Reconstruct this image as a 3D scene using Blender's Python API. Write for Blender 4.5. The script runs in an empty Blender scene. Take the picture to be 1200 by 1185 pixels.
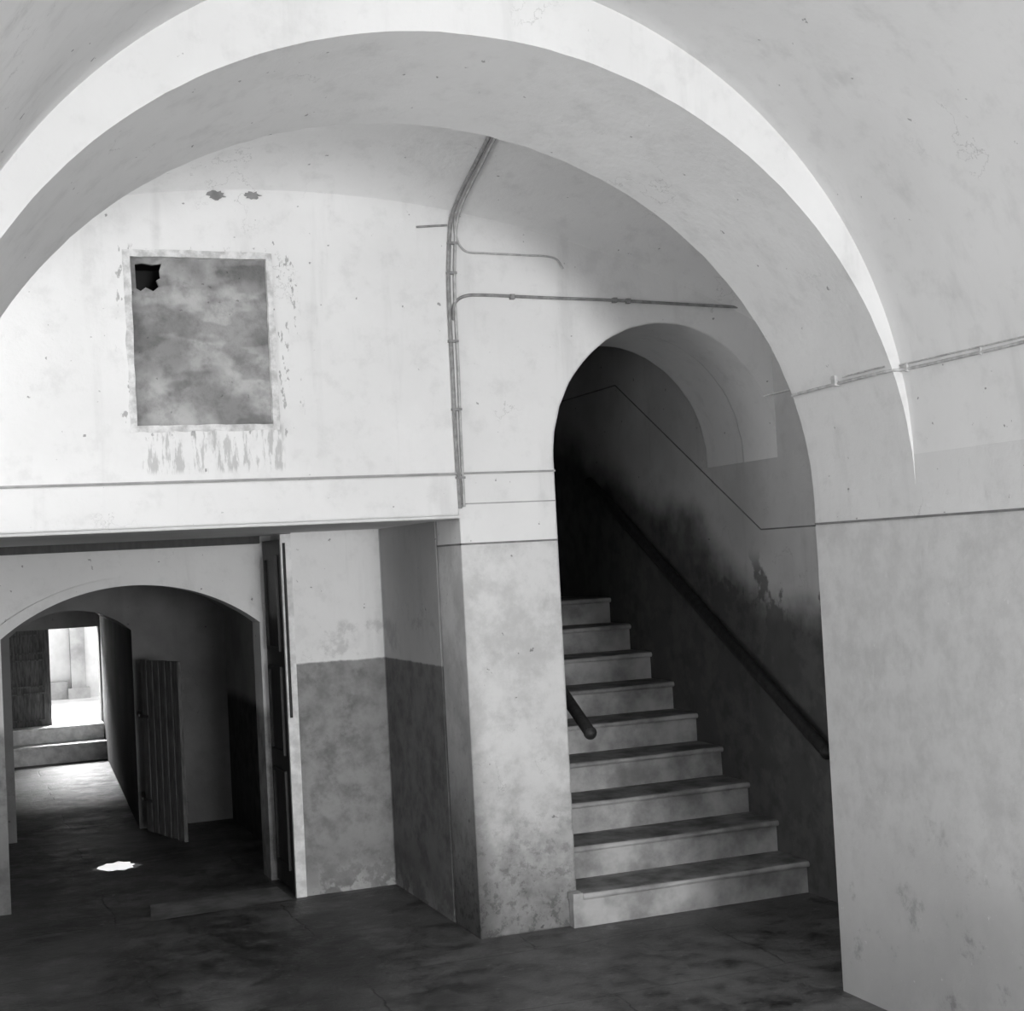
import bpy, bmesh, math, random
from mathutils import Vector, Matrix
random.seed(4)
S=1.09            # metres per drafting unit
H=1.65; F=1714.0
PSI=math.radians(21.3); RHO=math.radians(3.0); TH=math.atan(60/1714.0)
sc=bpy.context.scene
sc.view_settings.view_transform='Standard'
# ---------- camera
fw=Vector((math.sin(PSI)*math.cos(TH),math.cos(PSI)*math.cos(TH),math.sin(TH)))
r0=Vector((math.cos(PSI),-math.sin(PSI),0)); u0=r0.cross(fw)
R=r0*math.cos(RHO)-u0*math.sin(RHO); U=r0*math.sin(RHO)+u0*math.cos(RHO)
C=Vector((0,0,H))
cd=bpy.data.cameras.new('camera'); cam=bpy.data.objects.new('camera',cd); sc.collection.objects.link(cam)
m=Matrix((R,U,-fw)).transposed().to_4x4(); m.translation=C*S; cam.matrix_world=m
cd.sensor_width=36; cd.lens=F/1200*36; cd.clip_start=.02; sc.camera=cam
def ray(u,v): return fw*F+R*(u-600)-U*(v-592.5)
def W(u,v,ax,val):
    d=ray(u,v); t=(val-C[ax])/d[ax]
    return C+d*t
vz=lambda x:3.27-.105*(x-1.4)**2
def surf(x,y):
    t=min(1,max(0,(y-4.72)/1.40)); return vz(x)+.38*math.sqrt(1-t*t)-.14
def RS(u,v,off=.015):   # back wall or cove above it
    d=ray(u,v).normalized(); t=4.5
    while t<12:
        p=C+d*t
        if p.y>6.05-off or (p.y>4.64 and p.z>surf(p.x,p.y)-off): return p
        t+=.004
    return p
# ---------- materials
class G:
    def __init__(s,name,rough=.85,spec=.2):
        s.m=bpy.data.materials.new(name); s.m.use_nodes=True; s.t=s.m.node_tree
        s.b=s.t.nodes['Principled BSDF']; s.b.inputs['Roughness'].default_value=rough
        s.b.inputs['Specular IOR Level'].default_value=spec
        g=s.t.nodes.new('ShaderNodeNewGeometry'); s.pos=g.outputs['Position']
        x=s.t.nodes.new('ShaderNodeSeparateXYZ'); s.t.links.new(s.pos,x.inputs[0]); s.x,s.y,s.z=x.outputs
    def put(s,i,v):
        if isinstance(v,(int,float)): i.default_value=v
        elif isinstance(v,tuple): i.default_value=v
        else: s.t.links.new(v,i)
    def math(s,op,a,b=0,c=0,clamp=False):
        n=s.t.nodes.new('ShaderNodeMath'); n.operation=op; n.use_clamp=clamp
        s.put(n.inputs[0],a); s.put(n.inputs[1],b); s.put(n.inputs[2],c); return n.outputs[0]
    def ramp(s,v,a,b):   # 0 at a ->1 at b
        n=s.t.nodes.new('ShaderNodeMapRange'); n.interpolation_type='SMOOTHSTEP'
        s.put(n.inputs[0],v); n.inputs[1].default_value=a; n.inputs[2].default_value=b; return n.outputs[0]
    def noise(s,scale,det=4,rough=.55,stretch=None):
        n=s.t.nodes.new('ShaderNodeTexNoise'); n.inputs['Scale'].default_value=scale
        n.inputs['Detail'].default_value=det; n.inputs['Roughness'].default_value=rough
        v=s.pos
        if stretch:
            q=s.t.nodes.new('ShaderNodeVectorMath'); q.operation='MULTIPLY'
            s.t.links.new(v,q.inputs[0]); q.inputs[1].default_value=stretch; v=q.outputs[0]
        s.t.links.new(v,n.inputs['Vector']); return n.outputs['Fac']
    def mix(s,f,a,b):    # scalar mix
        n=s.t.nodes.new('ShaderNodeMix'); s.put(n.inputs[0],f); s.put(n.inputs[2],a); s.put(n.inputs[3],b); return n.outputs[0]
    def box(g,ax,x0,x1,z0,z1,e):
        a=g.math('MULTIPLY',g.ramp(ax,(x0-e)*S,x0*S),g.math('SUBTRACT',1,g.ramp(ax,x1*S,(x1+e)*S)))
        b=g.math('MULTIPLY',g.ramp(g.z,(z0-e)*S,z0*S),g.math('SUBTRACT',1,g.ramp(g.z,z1*S,(z1+e)*S)))
        return g.math('MULTIPLY',a,b)
    def color(s,v):
        c=s.t.nodes.new('ShaderNodeCombineColor')
        for i in c.inputs: s.put(i,v)
        s.t.links.new(c.outputs[0],s.b.inputs['Base Color'])
    def bump(s,h,st=.3,d=.01,bev=0):
        n=s.t.nodes.new('ShaderNodeBump'); n.inputs['Strength'].default_value=st; n.inputs['Distance'].default_value=d
        if bev:
            q=s.t.nodes.new('ShaderNodeBevel'); q.samples=4; q.inputs['Radius'].default_value=bev; s.t.links.new(q.outputs[0],n.inputs['Normal'])
        s.t.links.new(h,n.inputs['Height']); s.t.links.new(n.outputs[0],s.b.inputs['Normal'])
def plaster(name,base=.8,low=.35,z1=.7,amt=.8,dado=None,dcol=.3,dv=(.6,1.15),soft=.006,slope=None,extra=None,mott=.10,bs=.2,bev=0,crack=True):
    g=G(name,.9,.15)
    n1=g.noise(1.3,5); n2=g.noise(9,6,.65); n3=g.noise(40,4,.6)
    c=g.mix(g.ramp(n1,.3,.7),base*(1-mott),base)
    c=g.math('MULTIPLY',c,g.mix(g.ramp(n2,.28,.5),.92,1.0))
    c=g.math('MULTIPLY',c,g.mix(g.ramp(g.noise(23,3,.5),.24,.28),.45,1.0))
    # faint vertical runs
    c=g.math('MULTIPLY',c,g.mix(g.ramp(g.noise(1,5,.6,(7,7,.8)),.55,.75),1.0,.90))
    if crack:   # hairline cracks / scratches, only here and there
        a=g.math('ABSOLUTE',g.math('SUBTRACT',g.noise(2.6,7,.6),.5))
        k=g.math('MULTIPLY',g.math('SUBTRACT',1,g.ramp(a,.0015,.004)),g.ramp(g.noise(1.9,2,.5,(1,1,1.3)),.60,.68))
        c=g.mix(g.math('MULTIPLY',k,.35),c,g.math('MULTIPLY',c,.4))
    zz=g.z
    if slope: zz=g.math('SUBTRACT',g.z,g.math('MULTIPLY',g.math('MAXIMUM',g.math('SUBTRACT',g.y,slope[0]*S),0),slope[1]))
    zn=g.math('ADD',zz,g.math('MULTIPLY',g.math('SUBTRACT',n1,.5),-.9*S))
    if dado is not None:
        k=g.ramp(zn if slope else g.math('ADD',zz,g.math('MULTIPLY',g.math('SUBTRACT',n2,.5),.02)),dado*S-soft,dado*S+soft)
        dc=g.mix(g.ramp(n2,.3,.65),dcol*dv[0],dcol*dv[1])
        c=g.mix(k,dc,c)
    f=g.ramp(g.math('ADD',zn,g.math('MULTIPLY',g.math('SUBTRACT',n2,.5),-.8)),0,z1*S)
    f=g.math('MULTIPLY',g.math('SUBTRACT',1,f),amt)
    c=g.mix(f,c,g.math('MULTIPLY',c,low))
    if extra: c=extra(g,c,n1,n2)
    g.color(c)
    g.bump(g.math('ADD',g.math('MULTIPLY',n1,2.5),g.math('ADD',n2,g.math('MULTIPLY',n3,.35))),bs,.02,bev)
    return g.m
def simple(name,v,rough=.6,var=.2,scale=12,stretch=None,bs=.2,spec=.3):
    g=G(name,rough,spec); n=g.noise(scale,5,.6,stretch)
    g.color(g.mix(g.ramp(n,.3,.7),v*(1-var),v*(1+var))); g.bump(n,bs,.01); return g.m
def fw_extra(g,c,n1,n2):
    # brush streaks and scuffs below/around the bricked-up window
    st=g.noise(1,5,.7,(34,1,6))
    m=g.math('MULTIPLY',g.box(g.x,.78,1.33,2.08,2.24,.03),g.ramp(st,.50,.60))
    c=g.mix(m,c,g.math('MULTIPLY',c,.68))
    sc2=g.noise(1,3,.6,(38,1,16))
    m=g.math('MULTIPLY',g.box(g.x,.70,1.42,2.22,2.98,.03),g.ramp(sc2,.61,.67))
    c=g.mix(m,c,g.math('MULTIPLY',c,.55))
    # shade of the pillar's left face and edge, painted darker toward the foot
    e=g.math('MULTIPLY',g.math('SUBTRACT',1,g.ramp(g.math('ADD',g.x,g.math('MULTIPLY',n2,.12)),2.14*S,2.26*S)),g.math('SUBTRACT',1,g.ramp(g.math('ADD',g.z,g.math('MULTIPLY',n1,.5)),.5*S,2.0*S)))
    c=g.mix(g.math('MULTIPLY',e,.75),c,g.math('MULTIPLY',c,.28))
    # blackened speckle at the foot
    sp=g.math('MULTIPLY',g.ramp(g.noise(17,7,.75),.50,.60),g.math('SUBTRACT',1,g.ramp(g.z,.05,.85)))
    c=g.mix(g.math('MULTIPLY',sp,.6),c,g.math('MULTIPLY',c,.35))
    # pillar below the line is a shade greyer and rubbed
    pl=g.math('MULTIPLY',g.ramp(g.x,2.05*S,2.06*S),g.math('SUBTRACT',1,g.ramp(g.z,1.712*S,1.72*S)))
    rub=g.mix(g.ramp(g.noise(3.2,6,.7),.42,.62),.88,.70)
    c=g.mix(pl,c,g.math('MULTIPLY',c,rub))
    return c
def rec_extra(g,c,n1,n2):
    k=g.math('MULTIPLY',g.math('SUBTRACT',1,g.ramp(g.math('ADD',g.z,g.math('MULTIPLY',n1,.7)),.36,.60)),g.ramp(g.noise(8,7,.7),.46,.56))
    c=g.mix(g.math('MULTIPLY',k,.8),c,.5)
    s2=g.math('MULTIPLY',g.ramp(g.noise(4,6,.7),.5,.62),g.box(g.z,0,1.35,0,1.35,.05))
    c=g.mix(g.math('MULTIPLY',s2,.45),c,g.math('MULTIPLY',c,.5))
    # the return wall is darker
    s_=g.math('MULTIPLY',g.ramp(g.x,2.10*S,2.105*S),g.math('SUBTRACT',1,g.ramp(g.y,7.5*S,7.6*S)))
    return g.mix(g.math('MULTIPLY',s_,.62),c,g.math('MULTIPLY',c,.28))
def right_extra(g,c,n1,n2):
    a=g.ramp(g.noise(5,8,.75),.54,.66)
    k=g.math('MULTIPLY',a,g.math('SUBTRACT',1,g.ramp(g.z,.2,1.3)))
    c=g.mix(g.math('MULTIPLY',k,.65),c,g.math('MULTIPLY',c,.5))
    b=g.ramp(g.noise(11,7,.8),.64,.69)   # small lighter patches where paint flaked
    k=g.math('MULTIPLY',b,g.math('SUBTRACT',1,g.ramp(g.z,1.5,1.8)))
    return g.mix(g.math('MULTIPLY',k,.45),c,.88)
def stair_extra(g,c,n1,n2):
    # damp blotches just under the painted line
    b=g.math('MULTIPLY',g.ramp(g.noise(3.6,5,.6),.50,.55),g.math('SUBTRACT',1,g.ramp(g.z,1.50*S,1.64*S)))
    c=g.mix(g.math('MULTIPLY',b,.75),c,.09)
    return c
M_wall=plaster('plaster_hall',.82,.45,.55,.7)
M_right=plaster('plaster_right',.73,.5,.7,.65,dado=1.71,dcol=.60,dv=(.88,1.03),mott=.10,bs=.18,extra=right_extra)
M_vault=plaster('plaster_vault',.78,.5,.3,.2,mott=.08,bs=.10)
M_front=plaster('plaster_front',.82,.28,.85,.95,extra=fw_extra,mott=.08,bev=.02)
M_cove=plaster('plaster_cove',.81,.30,.62,0,mott=.06)
M_rec=plaster('plaster_recess',.80,.5,.3,.4,dado=1.166,dcol=.28,dv=(.75,1.15),extra=rec_extra)
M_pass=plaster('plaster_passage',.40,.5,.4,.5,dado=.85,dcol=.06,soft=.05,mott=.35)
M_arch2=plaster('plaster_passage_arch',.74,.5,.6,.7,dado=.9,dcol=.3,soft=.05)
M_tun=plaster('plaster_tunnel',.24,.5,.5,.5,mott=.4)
M_stair=plaster('plaster_stair',.62,.7,.5,.4,dado=1.36,dcol=.10,dv=(.75,1.2),soft=.20,slope=(6.2,.47),mott=.22,extra=stair_extra)
M_dark=simple('dark_void',.008)
M_line=simple('painted_line_grey',.2,.8,.2)
M_lineL=simple('painted_line_pale',.36,.8,.15)
M_pipe=simple('conduit_paint',.27,.6,.25,30)
M_pipeL=simple('conduit_whitewashed',.46,.7,.2,30)
M_wood=simple('dark_wood',.022,.5,.4,6,(6,6,1))
M_gate=simple('weathered_wood',.10,.8,.4,8,(8,8,1))
M_riser=simple('stair_riser_stone',.36,.75,.42,4,bs=.5)
M_tread=simple('stair_tread_stone',.19,.65,.5,6,bs=.5)
M_leafw=simple('white_paint_wood',.70,.6,.18,14)
M_out=simple('sunlit_render',.66,.9,.2,1.5)
M_sunspot=simple('sun_spot_white',.95,.9,.02)  # white for the painted sunlight spot on the passage floor
M_iron=simple('iron',.03,.5,.2)
# infill cement
g=G('window_infill_cement',.9,.1)
n1=g.noise(3.6,4,.55); n2=g.noise(14,6,.7); n3=g.noise(60,3)
c=g.mix(g.ramp(n1,.36,.62),.22,.40); c=g.math('MULTIPLY',c,g.mix(g.ramp(n2,.3,.6),.8,1.1))
c=g.math('MULTIPLY',c,g.mix(g.ramp(g.noise(2.6,3,.5,(1,1,2.2)),.44,.50),.75,1.05))
c=g.math('MULTIPLY',c,g.mix(g.ramp(g.noise(26,3,.5),.26,.31),.6,1))
g.color(c); g.bump(g.math('ADD',n2,g.math('MULTIPLY',n3,.5)),.5,.01); M_cem=g.m
# floor
g=G('floor_stone',.5,.3)
n1=g.noise(1.1,5,.6); n2=g.noise(7,7,.7); n3=g.noise(45,4); n4=g.noise(2.3,6,.65)
c=g.mix(g.ramp(n1,.35,.65),.030,.085); c=g.math('MULTIPLY',c,g.mix(g.ramp(n2,.3,.62),.5,1.45))
c=g.mix(g.math('MULTIPLY',g.ramp(n4,.50,.64),.65),c,.16)
# light on the floor near the right pier, painted in as paler colour
lit=g.math('MULTIPLY',g.ramp(g.math('ADD',g.x,g.math('MULTIPLY',n2,.8)),1.9*S,3.1*S),g.ramp(n2,.35,.6))
c=g.mix(g.math('MULTIPLY',lit,.45),c,.19)
c=g.mix(g.math('MULTIPLY',g.ramp(g.noise(19,6,.75),.60,.67),.6),c,.24)
br=g.t.nodes.new('ShaderNodeTexBrick')
wv=g.t.nodes.new('ShaderNodeVectorMath'); wv.operation='ADD'; g.t.links.new(g.pos,wv.inputs[0])
cw=g.t.nodes.new('ShaderNodeCombineXYZ'); g.put(cw.inputs[0],g.math('MULTIPLY',n4,.16)); g.put(cw.inputs[1],g.math('MULTIPLY',n1,.2)); g.t.links.new(cw.outputs[0],wv.inputs[1])
g.t.links.new(wv.outputs[0],br.inputs[0]); br.inputs['Scale'].default_value=1
br.inputs['Brick Width'].default_value=1.7; br.inputs['Row Height'].default_value=.8; br.inputs['Mortar Size'].default_value=.006; br.inputs['Mortar Smooth'].default_value=.8
jf=g.math('MULTIPLY',br.outputs['Fac'],g.ramp(n4,.38,.52))
c=g.mix(g.math('MULTIPLY',jf,.6),c,.015)
g.color(c); g.put(g.b.inputs['Roughness'],g.mix(g.ramp(n2,.3,.7),.35,.65))
g.bump(g.math('SUBTRACT',g.math('ADD',g.math('MULTIPLY',n1,1.5),g.math('ADD',n2,g.math('MULTIPLY',n3,.3))),g.math('MULTIPLY',jf,.4)),.5,.02); M_floor=g.m
# ---------- mesh helpers
def finish(name,bm,mats,smooth=None,parent=None,bevel=None):
    bmesh.ops.recalc_face_normals(bm,faces=bm.faces)
    me=bpy.data.meshes.new(name); bm.to_mesh(me); bm.free()
    me.transform(Matrix.Scale(S,4))
    for x in (mats if isinstance(mats,list) else [mats]): me.materials.append(x)
    if smooth:
        me.polygons.foreach_set('use_smooth',[True]*len(me.polygons)); me.set_sharp_from_angle(angle=math.radians(smooth))
    o=bpy.data.objects.new(name,me); sc.collection.objects.link(o)
    if parent: o.parent=parent
    if bevel:
        b=o.modifiers.new('bevel','BEVEL'); b.width=bevel; b.segments=3; b.limit_method='ANGLE'; b.angle_limit=math.radians(50)
    return o
def empty(name):
    o=bpy.data.objects.new(name,None); sc.collection.objects.link(o); return o
def addbox(bm,x0,x1,y0,y1,z0,z1,mi=0,M=None):
    vs=[bm.verts.new(p) for p in [(x0,y0,z0),(x1,y0,z0),(x1,y1,z0),(x0,y1,z0),(x0,y0,z1),(x1,y0,z1),(x1,y1,z1),(x0,y1,z1)]]
    if M:
        for v in vs: v.co=M@v.co
    for f in [(0,3,2,1),(4,5,6,7),(0,1,5,4),(1,2,6,5),(2,3,7,6),(3,0,4,7)]:
        fc=bm.faces.new([vs[i] for i in f]); fc.material_index=mi
    return vs
def box(name,x0,x1,y0,y1,z0,z1,mat,parent=None,bevel=None):
    bm=bmesh.new(); addbox(bm,x0,x1,y0,y1,z0,z1); return finish(name,bm,mat,None,parent,bevel)
def prism(name,poly,y0,y1,mat,holes=(),far=None,smooth=25,parent=None,bevel=None):
    bm=bmesh.new(); loops=[poly]+list(holes); A=[];B=[]
    for side,(y,arr) in enumerate(((y0,A),(y1,B))):
        es=[]
        for l in loops:
            vs=[]
            for p in l:
                q=far(*p) if (far and side) else p
                vs.append(bm.verts.new((q[0],y,q[1])))
            arr.append(vs)
            es+=[bm.edges.new((vs[i],vs[(i+1)%len(vs)])) for i in range(len(vs))]
        bmesh.ops.triangle_fill(bm,use_beauty=True,use_dissolve=False,edges=es,normal=(0,1,0))
    for a,b in zip(A,B):
        n=len(a)
        for i in range(n):
            j=(i+1)%n; bm.faces.new([a[i],a[j],b[j],b[i]])
    return finish(name,bm,mat,smooth,parent,bevel)
def ell(c,a,z0,b,t0=0,t1=180,n=64,j=0):
    return [(c+(a+random.uniform(-j,j))*math.cos(math.radians(t0+(t1-t0)*i/n)),z0+(b+random.uniform(-j,j))*math.sin(math.radians(t0+(t1-t0)*i/n))) for i in range(n+1)]
def seg(x0,x1,z0,rise,n=32):  # right -> left segmental
    w=(x1-x0)/2; rr=(w*w+rise*rise)/(2*rise); cz=z0+rise-rr; a=math.asin(w/rr)
    return [((x0+x1)/2+rr*math.sin(a-2*a*i/n),cz+rr*math.cos(a-2*a*i/n)) for i in range(n+1)]
def catmull(P,n=8):
    P=[Vector(p) for p in P]; Q=[P[0]*2-P[1]]+P+[P[-1]*2-P[-2]]; out=[]
    for i in range(1,len(Q)-2):
        a,b,c,d=Q[i-1:i+3]
        for j in range(n):
            t=j/n; out.append(.5*((2*b)+(c-a)*t+(2*a-5*b+4*c-d)*t*t+(3*b-a-3*c+d)*t**3))
    out.append(P[-1]); return out
def addtube(bm,P,r,sides=10,mi=0):
    P=[Vector(p) for p in P]; rings=[]
    up=None
    for i,p in enumerate(P):
        t=(P[min(i+1,len(P)-1)]-P[max(i-1,0)]).normalized()
        if up is None: up=t.orthogonal().normalized()
        up=(up-t*up.dot(t)).normalized(); s=t.cross(up)
        rings.append([bm.verts.new(p+(up*math.cos(2*math.pi*k/sides)+s*math.sin(2*math.pi*k/sides))*r) for k in range(sides)])
    for a,b in zip(rings,rings[1:]):
        for k in range(sides):
            f=bm.faces.new([a[k],a[(k+1)%sides],b[(k+1)%sides],b[k]]); f.material_index=mi
    bm.faces.new(rings[0]); bm.faces.new(rings[-1])
def tube(name,P,r,mat,parent=None,sides=10):
    bm=bmesh.new(); addtube(bm,P,r,sides); return finish(name,bm,mat,50,parent)
def blob(name,cx,cz,rx,rz,y0,y1,mat,n=22,j=.3,parent=None):
    ph=[random.uniform(1-j,1+j) for _ in range(n)]
    poly=[(cx+rx*ph[i]*math.cos(2*math.pi*i/n),cz+rz*ph[i]*math.sin(2*math.pi*i/n)) for i in range(n)]
    return prism(name,poly,y0,y1,mat,parent=parent)
TOP=4.2; YB=-8; XS=3.735
# ---------- floor
box('floor',-1.7,4.5,YB-.3,14.31,-.15,0,M_floor)
# ---------- hall near bay
box('wall_right',3.01,4.4,YB,4.03,0,1.92,M_right)
box('wall_left',-1.6,-1.1,YB,4.03,0,1.95,M_wall)
vo=[(p[0],p[1]-.05*max(0,min(1,(.9-p[0])/.7))) for p in ell(1.45,1.56,1.92,1.5,0,180,96) if p[0]>.15]+[(.02,2.55),(-.15,2.38),(-.4,2.20),(-.75,2.05),(-1.1,1.95)]
prism('ceiling_vault_near',[(-1.6,1.95),(-1.6,TOP),(4.4,TOP),(4.4,1.92)]+vo,YB,4.03,M_vault)
prism('wall_entrance',[(-1.6,0),(-1.6,TOP),(4.4,TOP),(4.4,0),(2.9,0),(2.9,1.7)]+ell(1.2,1.7,1.7,1.2,1,179,32)+[(-.5,1.7),(-.5,0)],YB-.3,YB,M_wall)
# dividing arch (slightly splayed soffit)
NA=96
near=ell(1.47,1.54,1.8,1.41,0,180,NA,.0012); rear=ell(1.50,1.51,1.8,1.32,0,180,NA,.002)
fm={near[i]:rear[i] for i in range(NA+1)}; fm[(-.07,0)]=(-.01,0)
prism('wall_arch',[(-1.6,0),(-1.6,TOP),(4.4,TOP),(4.4,0),(3.01,0)]+near+[(-.07,0)],4.03,4.64,M_right,far=lambda x,z:fm.get((x,z),(x,z)))
# ---------- second bay
box('wall_left_bay',-1.6,-.9,4.64,6.05,0,TOP,M_wall)
box('wall_right_bay',XS,4.4,4.64,6.05,0,TOP,M_stair)
bm=bmesh.new(); NX,NY=48,28
gr=[[None]*(NY+1) for _ in range(NX+1)]
for i in range(NX+1):
    for j in range(NY+1):
        x=-.9+4.64*i/NX; y=4.64+1.412*math.sin(j/NY*math.pi/2); gr[i][j]=bm.verts.new((x,y,surf(x,y)))
for i in range(NX):
    for j in range(NY): bm.faces.new([gr[i][j],gr[i+1][j],gr[i+1][j+1],gr[i][j+1]])
finish('ceiling_vault_bay',bm,M_cove,60)
box('roof_slab',-1.6,4.4,4.64,6.05,TOP,TOP+.2,M_wall)
# ---------- far wall
arc=ell(3.155,.585,2.08,.62,0,180,48,.002)
wx0,wx1,wz0,wz1=.745,1.31,2.255,2.955
prism('wall_back',[(-1.6,0),(-1.6,TOP),(4.4,TOP),(4.4,0),(3.74,0)]+arc+[(2.57,0),(2.11,0),(2.11,1.83),(-.5,1.83),(-.5,0)],6.05,6.38,M_front,
      holes=[[(wx0,wz0),(wx0,wz1),(wx1,wz1),(wx1,wz0)]])
prism('wall_stair_arch',[(2.12,0),(2.12,TOP),(4.4,TOP),(4.4,0),(3.74,0)]+arc+[(2.57,0)],6.38,6.75,M_front)
# blocked window
win=empty('blocked_window')
hole=[(.770,2.925),(.80,2.93),(.84,2.924),(.878,2.93),(.868,2.90),(.872,2.87),(.855,2.86),(.865,2.835),(.84,2.815),(.81,2.83),(.79,2.815),(.772,2.825)]
prism('infill_panel',[(wx0,wz0),(wx0,wz1),(wx1,wz1),(wx1,wz0)],6.075,6.095,M_cem,holes=[hole],parent=win)
box('void_back',wx0,wx1,6.30,6.33,wz0,wz1,M_dark,win)
box('void_side_a',wx0,wx0+.01,6.095,6.30,wz0,wz1,M_dark,win); box('void_side_b',wx1-.01,wx1,6.095,6.30,wz0,wz1,M_dark,win)
box('void_top',wx0+.01,wx1-.01,6.095,6.30,wz1-.01,wz1,M_dark,win); box('void_bottom',wx0+.01,wx1-.01,6.095,6.30,wz0,wz0+.01,M_dark,win)
def rough_rect(x0,x1,z0,z1,j,n=14):
    P=[]
    cs=[(x0,z0),(x0,z1),(x1,z1),(x1,z0)]
    for i in range(4):
        a=cs[i]; b=cs[(i+1)%4]
        for k in range(n):
            t=k/n; P.append((a[0]+(b[0]-a[0])*t+random.uniform(-j,j),a[1]+(b[1]-a[1])*t+random.uniform(-j,j)))
    return P
prism('plaster_surround',rough_rect(wx0-.024,wx1+.022,wz0-.022,wz1+.024,.004),6.045,6.075,simple('surround_plaster',.62,.9,.25,20,bs=.6),holes=[rough_rect(wx0+.004,wx1-.004,wz0+.004,wz1-.003,.002)],parent=win)
# fascia band and painted lines
box('trim_1',-.9,2.105,6.036,6.05,1.842,2.02,M_front,bevel=.006)
box('trim_2',-.9,2.57,6.033,6.05,2.022,2.030,M_lineL)
box('trim_3',2.11,2.57,6.046,6.05,1.890,1.895,M_lineL)
bm=bmesh.new(); addbox(bm,2.106,2.57,6.046,6.05,1.712,1.720); addbox(bm,2.106,2.11,6.046,6.38,1.712,1.720); finish('trim_4',bm,M_line)
bm=bmesh.new(); addbox(bm,3.006,3.01,YB,4.64,1.708,1.716); finish('trim_5',bm,M_line)
# ---------- stairwell
box('wall_stair_left',2.12,2.57,6.75,9.8,0,TOP,M_rec)
box('wall_stair_right',XS,4.4,6.75,9.8,0,TOP,M_stair)
box('wall_stair_jamb',XS,3.741,6.05,6.75,0,2.06,M_stair)
box('wall_stair_end',2.12,4.4,9.8,10.1,0,TOP,M_stair)
box('ceiling_stair',2.57,XS,6.75,9.8,3.5,TOP,M_stair)
rr=.153; run=.255; Y0=6.0
bm=bmesh.new()
def tread(xl,xr,yf,ye,zb,zt):
    # tread slab with a rounded, slightly worn front edge (dished toward the middle)
    N=18; prof=[(0,0),(-.010,.004),(-.014,.013),(-.012,.022),(-.005,.029),(.010,.032)]
    cols=[]
    for i in range(N+1):
        t=i/N; x=xl+(xr-xl)*t; wear=.006*math.sin(math.pi*t)**2+random.uniform(0,.0015)
        ring=[bm.verts.new((x,yf+p[0]+wear*.6,zb+p[1]-(wear if p[1]>.02 else 0))) for p in prof]
        ring+= [bm.verts.new((x,yf+.10,zt-wear*.3)),bm.verts.new((x,ye,zt)),bm.verts.new((x,ye,zb))]
        cols.append(ring)
    for a,b in zip(cols,cols[1:]):
        n=len(a)
        for k in range(n):
            f=bm.faces.new([a[k],a[(k+1)%n],b[(k+1)%n],b[k]]); f.material_index=0 if k<4 else 1; f.smooth=True
    bm.faces.new(cols[0]); bm.faces.new(cols[-1])
for k in range(9):
    y=Y0+k*run; z=rr*(k+1); ye=9.79 if k==8 else y+run+.02
    xl,xr=2.572,3.733
    if k==0:
        addbox(bm,2.53,xr,y,6.044,0,z-.032)
        addbox(bm,2.525,2.572,y-.018,6.044,z-.032,z,0)
    addbox(bm,xl,xr,y if k else 6.05,ye,z-rr,z-.032,0)
    tread(xl,xr,y-.012,ye,z-.032,z)
st=finish('staircase',bm,[M_riser,M_tread])
st.data.set_sharp_from_angle(angle=math.radians(50))
def rail(name,a,b,x,wallx,r=.033):
    e=empty(name)
    A=Vector((x,a[0],a[1])); B=Vector((x,b[0],b[1])); d=(B-A).normalized()
    tube('rail',[A,A+d*.02,B-d*.02,B],r,M_wood,e,12)
    bmx=bmesh.new()
    n=4
    for i in range(n):
        p=A.lerp(B,(i+.4)/n)
        addtube(bmx,[p+Vector((0,0,-.02)),p+Vector(((wallx-x)*.5,0,-.07)),Vector((wallx,p.y,p.z-.07))],.008)
    finish('brackets',bmx,M_iron,parent=e)
    be=bmesh.new(); bmesh.ops.create_uvsphere(be,u_segments=14,v_segments=8,radius=r*1.1,matrix=Matrix.Translation(A)); finish('end_cap',be,M_wood,60,e)
rail('handrail',(5.66,.70),(8.08,2.08),3.66,XS,.03)
rail('handrail',(6.02,.845),(8.4,2.16),2.665,2.57,.028)
tube('trim_6',[(XS,4.66,1.72),(XS,6.24,1.72),(XS,7.80,2.63),(XS,9.79,2.63)],.004,M_line,sides=6)
# ---------- passage
box('ceiling_passage',-1.6,2.12,6.38,7.8,1.83,TOP,M_rec)
box('wall_recess',1.64,2.12,7.32,7.8,0,1.83,M_rec)
box('wall_recess_side',2.108,2.12,6.40,7.32,0,1.83,M_rec)
box('wall_passage_left',-1.6,-.5,6.38,7.8,0,1.83,M_wall)
box('ceiling_beam',-.5,1.56,7.70,7.78,1.79,1.83,M_wood)
a1=seg(.25,1.56,1.37,.235)
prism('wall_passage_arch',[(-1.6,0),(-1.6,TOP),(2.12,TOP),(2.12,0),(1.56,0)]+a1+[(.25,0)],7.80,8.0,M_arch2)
ring=seg(.25,1.56,1.37,.235)
prism('trim_8',[(1.60,1.37)]+seg(.21,1.60,1.41,.24)+[(.21,1.37)]+list(reversed(ring)),7.775,7.80,M_arch2)
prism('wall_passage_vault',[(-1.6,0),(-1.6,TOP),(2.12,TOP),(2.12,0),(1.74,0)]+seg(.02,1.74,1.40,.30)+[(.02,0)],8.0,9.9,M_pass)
def far(x,z):
    if -.5<x<1.5 and z<1.6: return (.92+(x-.75)*1.12,z)
    return (x,z)
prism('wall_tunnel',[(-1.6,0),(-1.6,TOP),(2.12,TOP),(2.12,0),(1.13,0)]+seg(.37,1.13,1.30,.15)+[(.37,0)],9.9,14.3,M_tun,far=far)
prism('wall_exit',[(-1.6,0),(-1.6,TOP),(2.12,TOP),(2.12,0)],14.3,14.45,M_tun,holes=[[(.48,.31),(.48,1.2),(1.33,1.2),(1.33,.31)]])
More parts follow.
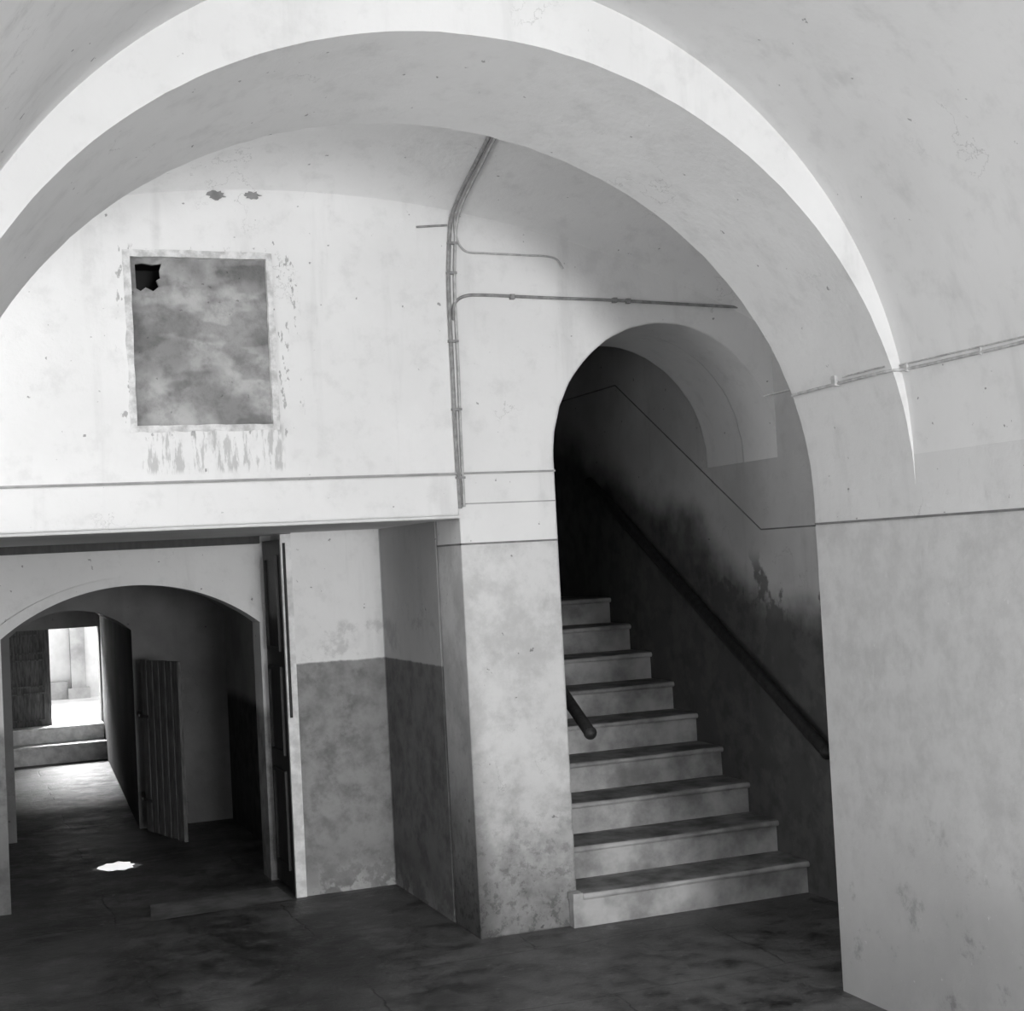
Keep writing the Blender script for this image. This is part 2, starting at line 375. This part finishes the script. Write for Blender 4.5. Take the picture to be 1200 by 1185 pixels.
bm=bmesh.new(); addbox(bm,.51,1.33,13.9,14.3,0,.145); addbox(bm,.51,1.33,13.87,14.3,.145,.17); addbox(bm,.51,1.33,14.1,14.3,.17,.29);addbox(bm,.51,1.33,14.07,14.3,.29,.312)
finish('exit_steps',bm,simple('exit_step_stone',.7,.8),bevel=.008)
ed=empty('exit_door')
bm=bmesh.new(); addbox(bm,.48,.885,14.33,14.36,.312,1.2)
for (a,b) in [(.36,.62),(.67,.93),(.98,1.16)]:
    addbox(bm,.53,.545,14.315,14.33,a,b); addbox(bm,.82,.835,14.315,14.33,a,b); addbox(bm,.545,.82,14.315,14.33,a,a+.015); addbox(bm,.545,.82,14.315,14.33,b-.015,b)
finish('leaf',bm,M_gate,parent=ed)
# yard outside
box('ground_yard',-3,6,14.45,22,-.1,.30,M_out)
box('wall_yard',-3,6,17.5,17.8,.3,3,M_out)
yd=bmesh.new(); addbox(yd,1.30,1.46,17.36,17.48,.3,2.6); addbox(yd,1.26,1.50,17.34,17.48,.3,.42); addbox(yd,.6,1.26,17.40,17.48,.3,.5); finish('yard_pilaster',yd,simple('yard_stone',.33,.9,.3,3))
# threshold slab
bm=bmesh.new(); vs=[bm.verts.new(p) for p in [(.86,7.22,.004),(1.56,7.28,.004),(1.55,7.62,.004),(.90,7.58,.004)]]; bm.faces.new(vs)
finish('threshold_slab',bm,simple('threshold_stone',.18,.6,.35,6))
# plank gate
gt=empty('plank_gate')
p0=Vector((1.155,9.62,0)); p1=Vector((1.305,9.02,0)); L=(p1-p0).length; ang=math.atan2((p1-p0).y,(p1-p0).x)
Mx=Matrix.Translation(p0)@Matrix.Rotation(ang,4,'Z')
bm=bmesh.new(); n=6
for i in range(n):
    addbox(bm,L*i/n+.004,L*(i+1)/n-.008,-.012,.012,.03+random.uniform(0,.01),1.12+random.uniform(-.006,.006),0,Mx)
finish('planks',bm,M_gate,parent=gt,bevel=.004)
bm=bmesh.new()
for z in (.2,.95): addbox(bm,.02,L-.02,.0125,.03,z,z+.07,0,Mx)
finish('ledges',bm,M_gate,parent=gt)
bm=bmesh.new()
for z in (.22,.75):
    addbox(bm,-.03,.12,-.016,-.0125,z,z+.02,0,Mx); addtube(bm,[Mx@Vector((-.03,-.015,z+.01)),Vector((1.16,9.9,z+.01))],.01)
finish('hinges',bm,M_iron,parent=gt)
# folded door leaf against the jamb
dl=empty('passage_door')
bm=bmesh.new(); addbox(bm,1.585,1.625,7.335,7.76,.02,1.80)
for (a,b) in [(.12,.62),(.70,1.15),(1.23,1.72)]:
    addbox(bm,1.572,1.585,7.40,7.42,a,b); addbox(bm,1.572,1.585,7.68,7.70,a,b); addbox(bm,1.572,1.585,7.42,7.68,a,a+.02); addbox(bm,1.572,1.585,7.42,7.68,b-.02,b)
finish('leaf',bm,M_wood,parent=dl)
box('leaf_edge',1.585,1.638,7.31,7.335,.0,1.825,M_leafw,dl)
tube('bolt_rod',[(1.60,7.303,.9),(1.60,7.303,1.78)],.007,M_iron,dl)
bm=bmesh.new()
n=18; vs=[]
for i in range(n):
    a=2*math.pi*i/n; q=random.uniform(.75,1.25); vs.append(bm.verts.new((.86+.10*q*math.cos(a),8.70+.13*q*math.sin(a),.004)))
bm.faces.new(vs); finish('sun_spot_patch',bm,M_sunspot)  # flat white patch painted in for a spot of sunlight
# ---------- conduits on back wall and cove
cp=empty('wall_conduit')
yw=6.038
def PW(l): return [W(u,v,1,yw) for u,v in l]
tube('conduit_a',catmull([RS(u,v) for u,v in [(590,125),(574,158),(558,190),(545,215),(534,240),(528,262)]]+PW([(526,300),(526,345),(530,430),(534,510),(539,596)]),6),.009,M_pipe,cp)
tube('conduit_b',catmull([RS(u,v) for u,v in [(598,128),(580,162),(565,192),(552,217),(541,241),(535,265)]]+PW([(533,300),(533,345),(537,430),(540,510),(544,594)]),6),.006,M_pipeL,cp)
tube('conduit_c',catmull(PW([(533,250),(534,275),(545,294),(570,297),(610,299),(648,302),(660,315)])),.0045,M_pipeL,cp)
tube('conduit_d',catmull(PW([(531,375),(533,356),(545,347),(570,346),(640,349),(720,352),(790,356),(866,360)])),.007,M_pipe,cp)
tube('conduit_e',PW([(488,266),(524,264)]),.005,M_pipe,cp)
bm=bmesh.new()
for (u,v) in [(527,320),(529,400),(533,480),(537,560),(528,285)]:
    p=W(u+2,v,1,yw); addbox(bm,p.x-.022,p.x+.022,6.026,6.049,p.z-.005,p.z+.005)
for (u,v) in [(720,352),(736,353),(600,348)]:
    p=W(u,v,1,yw); addbox(bm,p.x-.010,p.x+.010,6.026,6.049,p.z-.011,p.z+.011)
finish('clips',bm,M_pipe,parent=cp)
# right-hand conduit following wall and pier
def xin(z,y=4.03):
    t=(y-4.03)/.61; c=1.47+.03*t; a=1.54-.03*t; b=1.41-.09*t
    return c+a*math.sqrt(max(0,1-((z-1.8)/b)**2))
def xout(z): return 1.45+1.56*math.sqrt(max(0,1-((z-1.92)/1.5)**2))
cr=empty('wall_conduit')
zc=2.2
tube('conduit',catmull([(xout(zc)-.004,YB+.1,zc),(xout(zc)-.004,2,zc+.004),(xout(zc)-.004,3.6,zc),(xout(zc)-.004,3.98,zc),(xin(zc)-.004,4.06,zc),(xin(zc,4.35)-.004,4.35,zc-.004),(xin(zc,4.64)-.004,4.63,zc-.01)]),.0055,M_pipeL,cr)
tube('conduit_thin',catmull([(xout(2.217)-.003,YB+.1,2.217),(xout(2.217)-.003,3.98,2.217),(xin(2.217)-.003,4.06,2.217),(xin(2.217,4.3)-.003,4.3,2.214)]),.003,M_pipeL,cr)
bm=bmesh.new(); addbox(bm,xin(zc,4.35)-.018,xin(zc,4.35)+.01,4.335,4.36,zc-.012,zc+.025); addbox(bm,xout(zc)-.012,xout(zc)+.01,3.985,4.0,zc-.01,zc+.02); addbox(bm,xout(zc)-.01,xout(zc)+.01,3.62,3.63,zc-.008,zc+.018)
finish('clips',bm,M_pipeL,parent=cr,bevel=.003)
# ---------- flaked plaster spots
fl=empty('flaked_plaster'); M_exp=simple('exposed_render',.26,.9)
for (u,v,rx,rz) in [(253,215,.036,.018),(295,214,.034,.014)]:
    p=W(u,v,1,6.05); blob('flake',p.x,min(p.z,vz(p.x)-.045),rx,rz,6.044,6.05,M_exp,parent=fl)
# ---------- lights
w=bpy.data.worlds.new('world'); sc.world=w; w.use_nodes=True
w.node_tree.nodes['Background'].inputs[0].default_value=(.8,.8,.8,1); w.node_tree.nodes['Background'].inputs[1].default_value=1.0
def area(name,loc,tgt,sx,sy,e):
    l=bpy.data.lights.new(name,'AREA'); l.shape='RECTANGLE'; l.size=sx; l.size_y=sy; l.energy=e
    o=bpy.data.objects.new(name,l); sc.collection.objects.link(o); o.location=Vector(loc)*S
    o.rotation_euler=(Vector(tgt)-Vector(loc)).to_track_quat('-Z','Y').to_euler(); return o
area('entrance_daylight',(1.7,-7.6,1.4),(1.6,6,1.6),2.4,2.2,740)
area('fill_left',(-1.0,1.3,1.2),(3.0,2.6,1.9),2.2,1.6,85)  # added fill for right wall and soffit; no door modelled here
area('fill_right',(2.85,-1.0,1.4),(-.6,3.2,2.8),1.4,1.2,75)  # added fill to brighten the left side of the near vault
area('fill_bay',(-.75,5.3,2.2),(1.8,5.4,3.4),.8,.8,17)  # added fill, lights the cove from the left; no window there
area('yard_daylight',(1.1,15.7,2.1),(1.05,12.4,0),1.6,1.0,600)
sp=bpy.data.lights.new('floor_spot_fill','SPOT'); sp.energy=110; sp.spot_size=math.radians(10); sp.spot_blend=.3; sp.shadow_soft_size=.01  # added spot to brighten the white floor patch; no skylight above
so=bpy.data.objects.new('floor_spot_fill',sp); sc.collection.objects.link(so); so.location=Vector((.86,8.70,1.6))*S
s=bpy.data.lights.new('sun','SUN'); s.energy=2.2; s.angle=.01; so=bpy.data.objects.new('sun',s); sc.collection.objects.link(so)
so.rotation_euler=Vector((-.9,.6,-1)).to_track_quat('-Z','Y').to_euler()
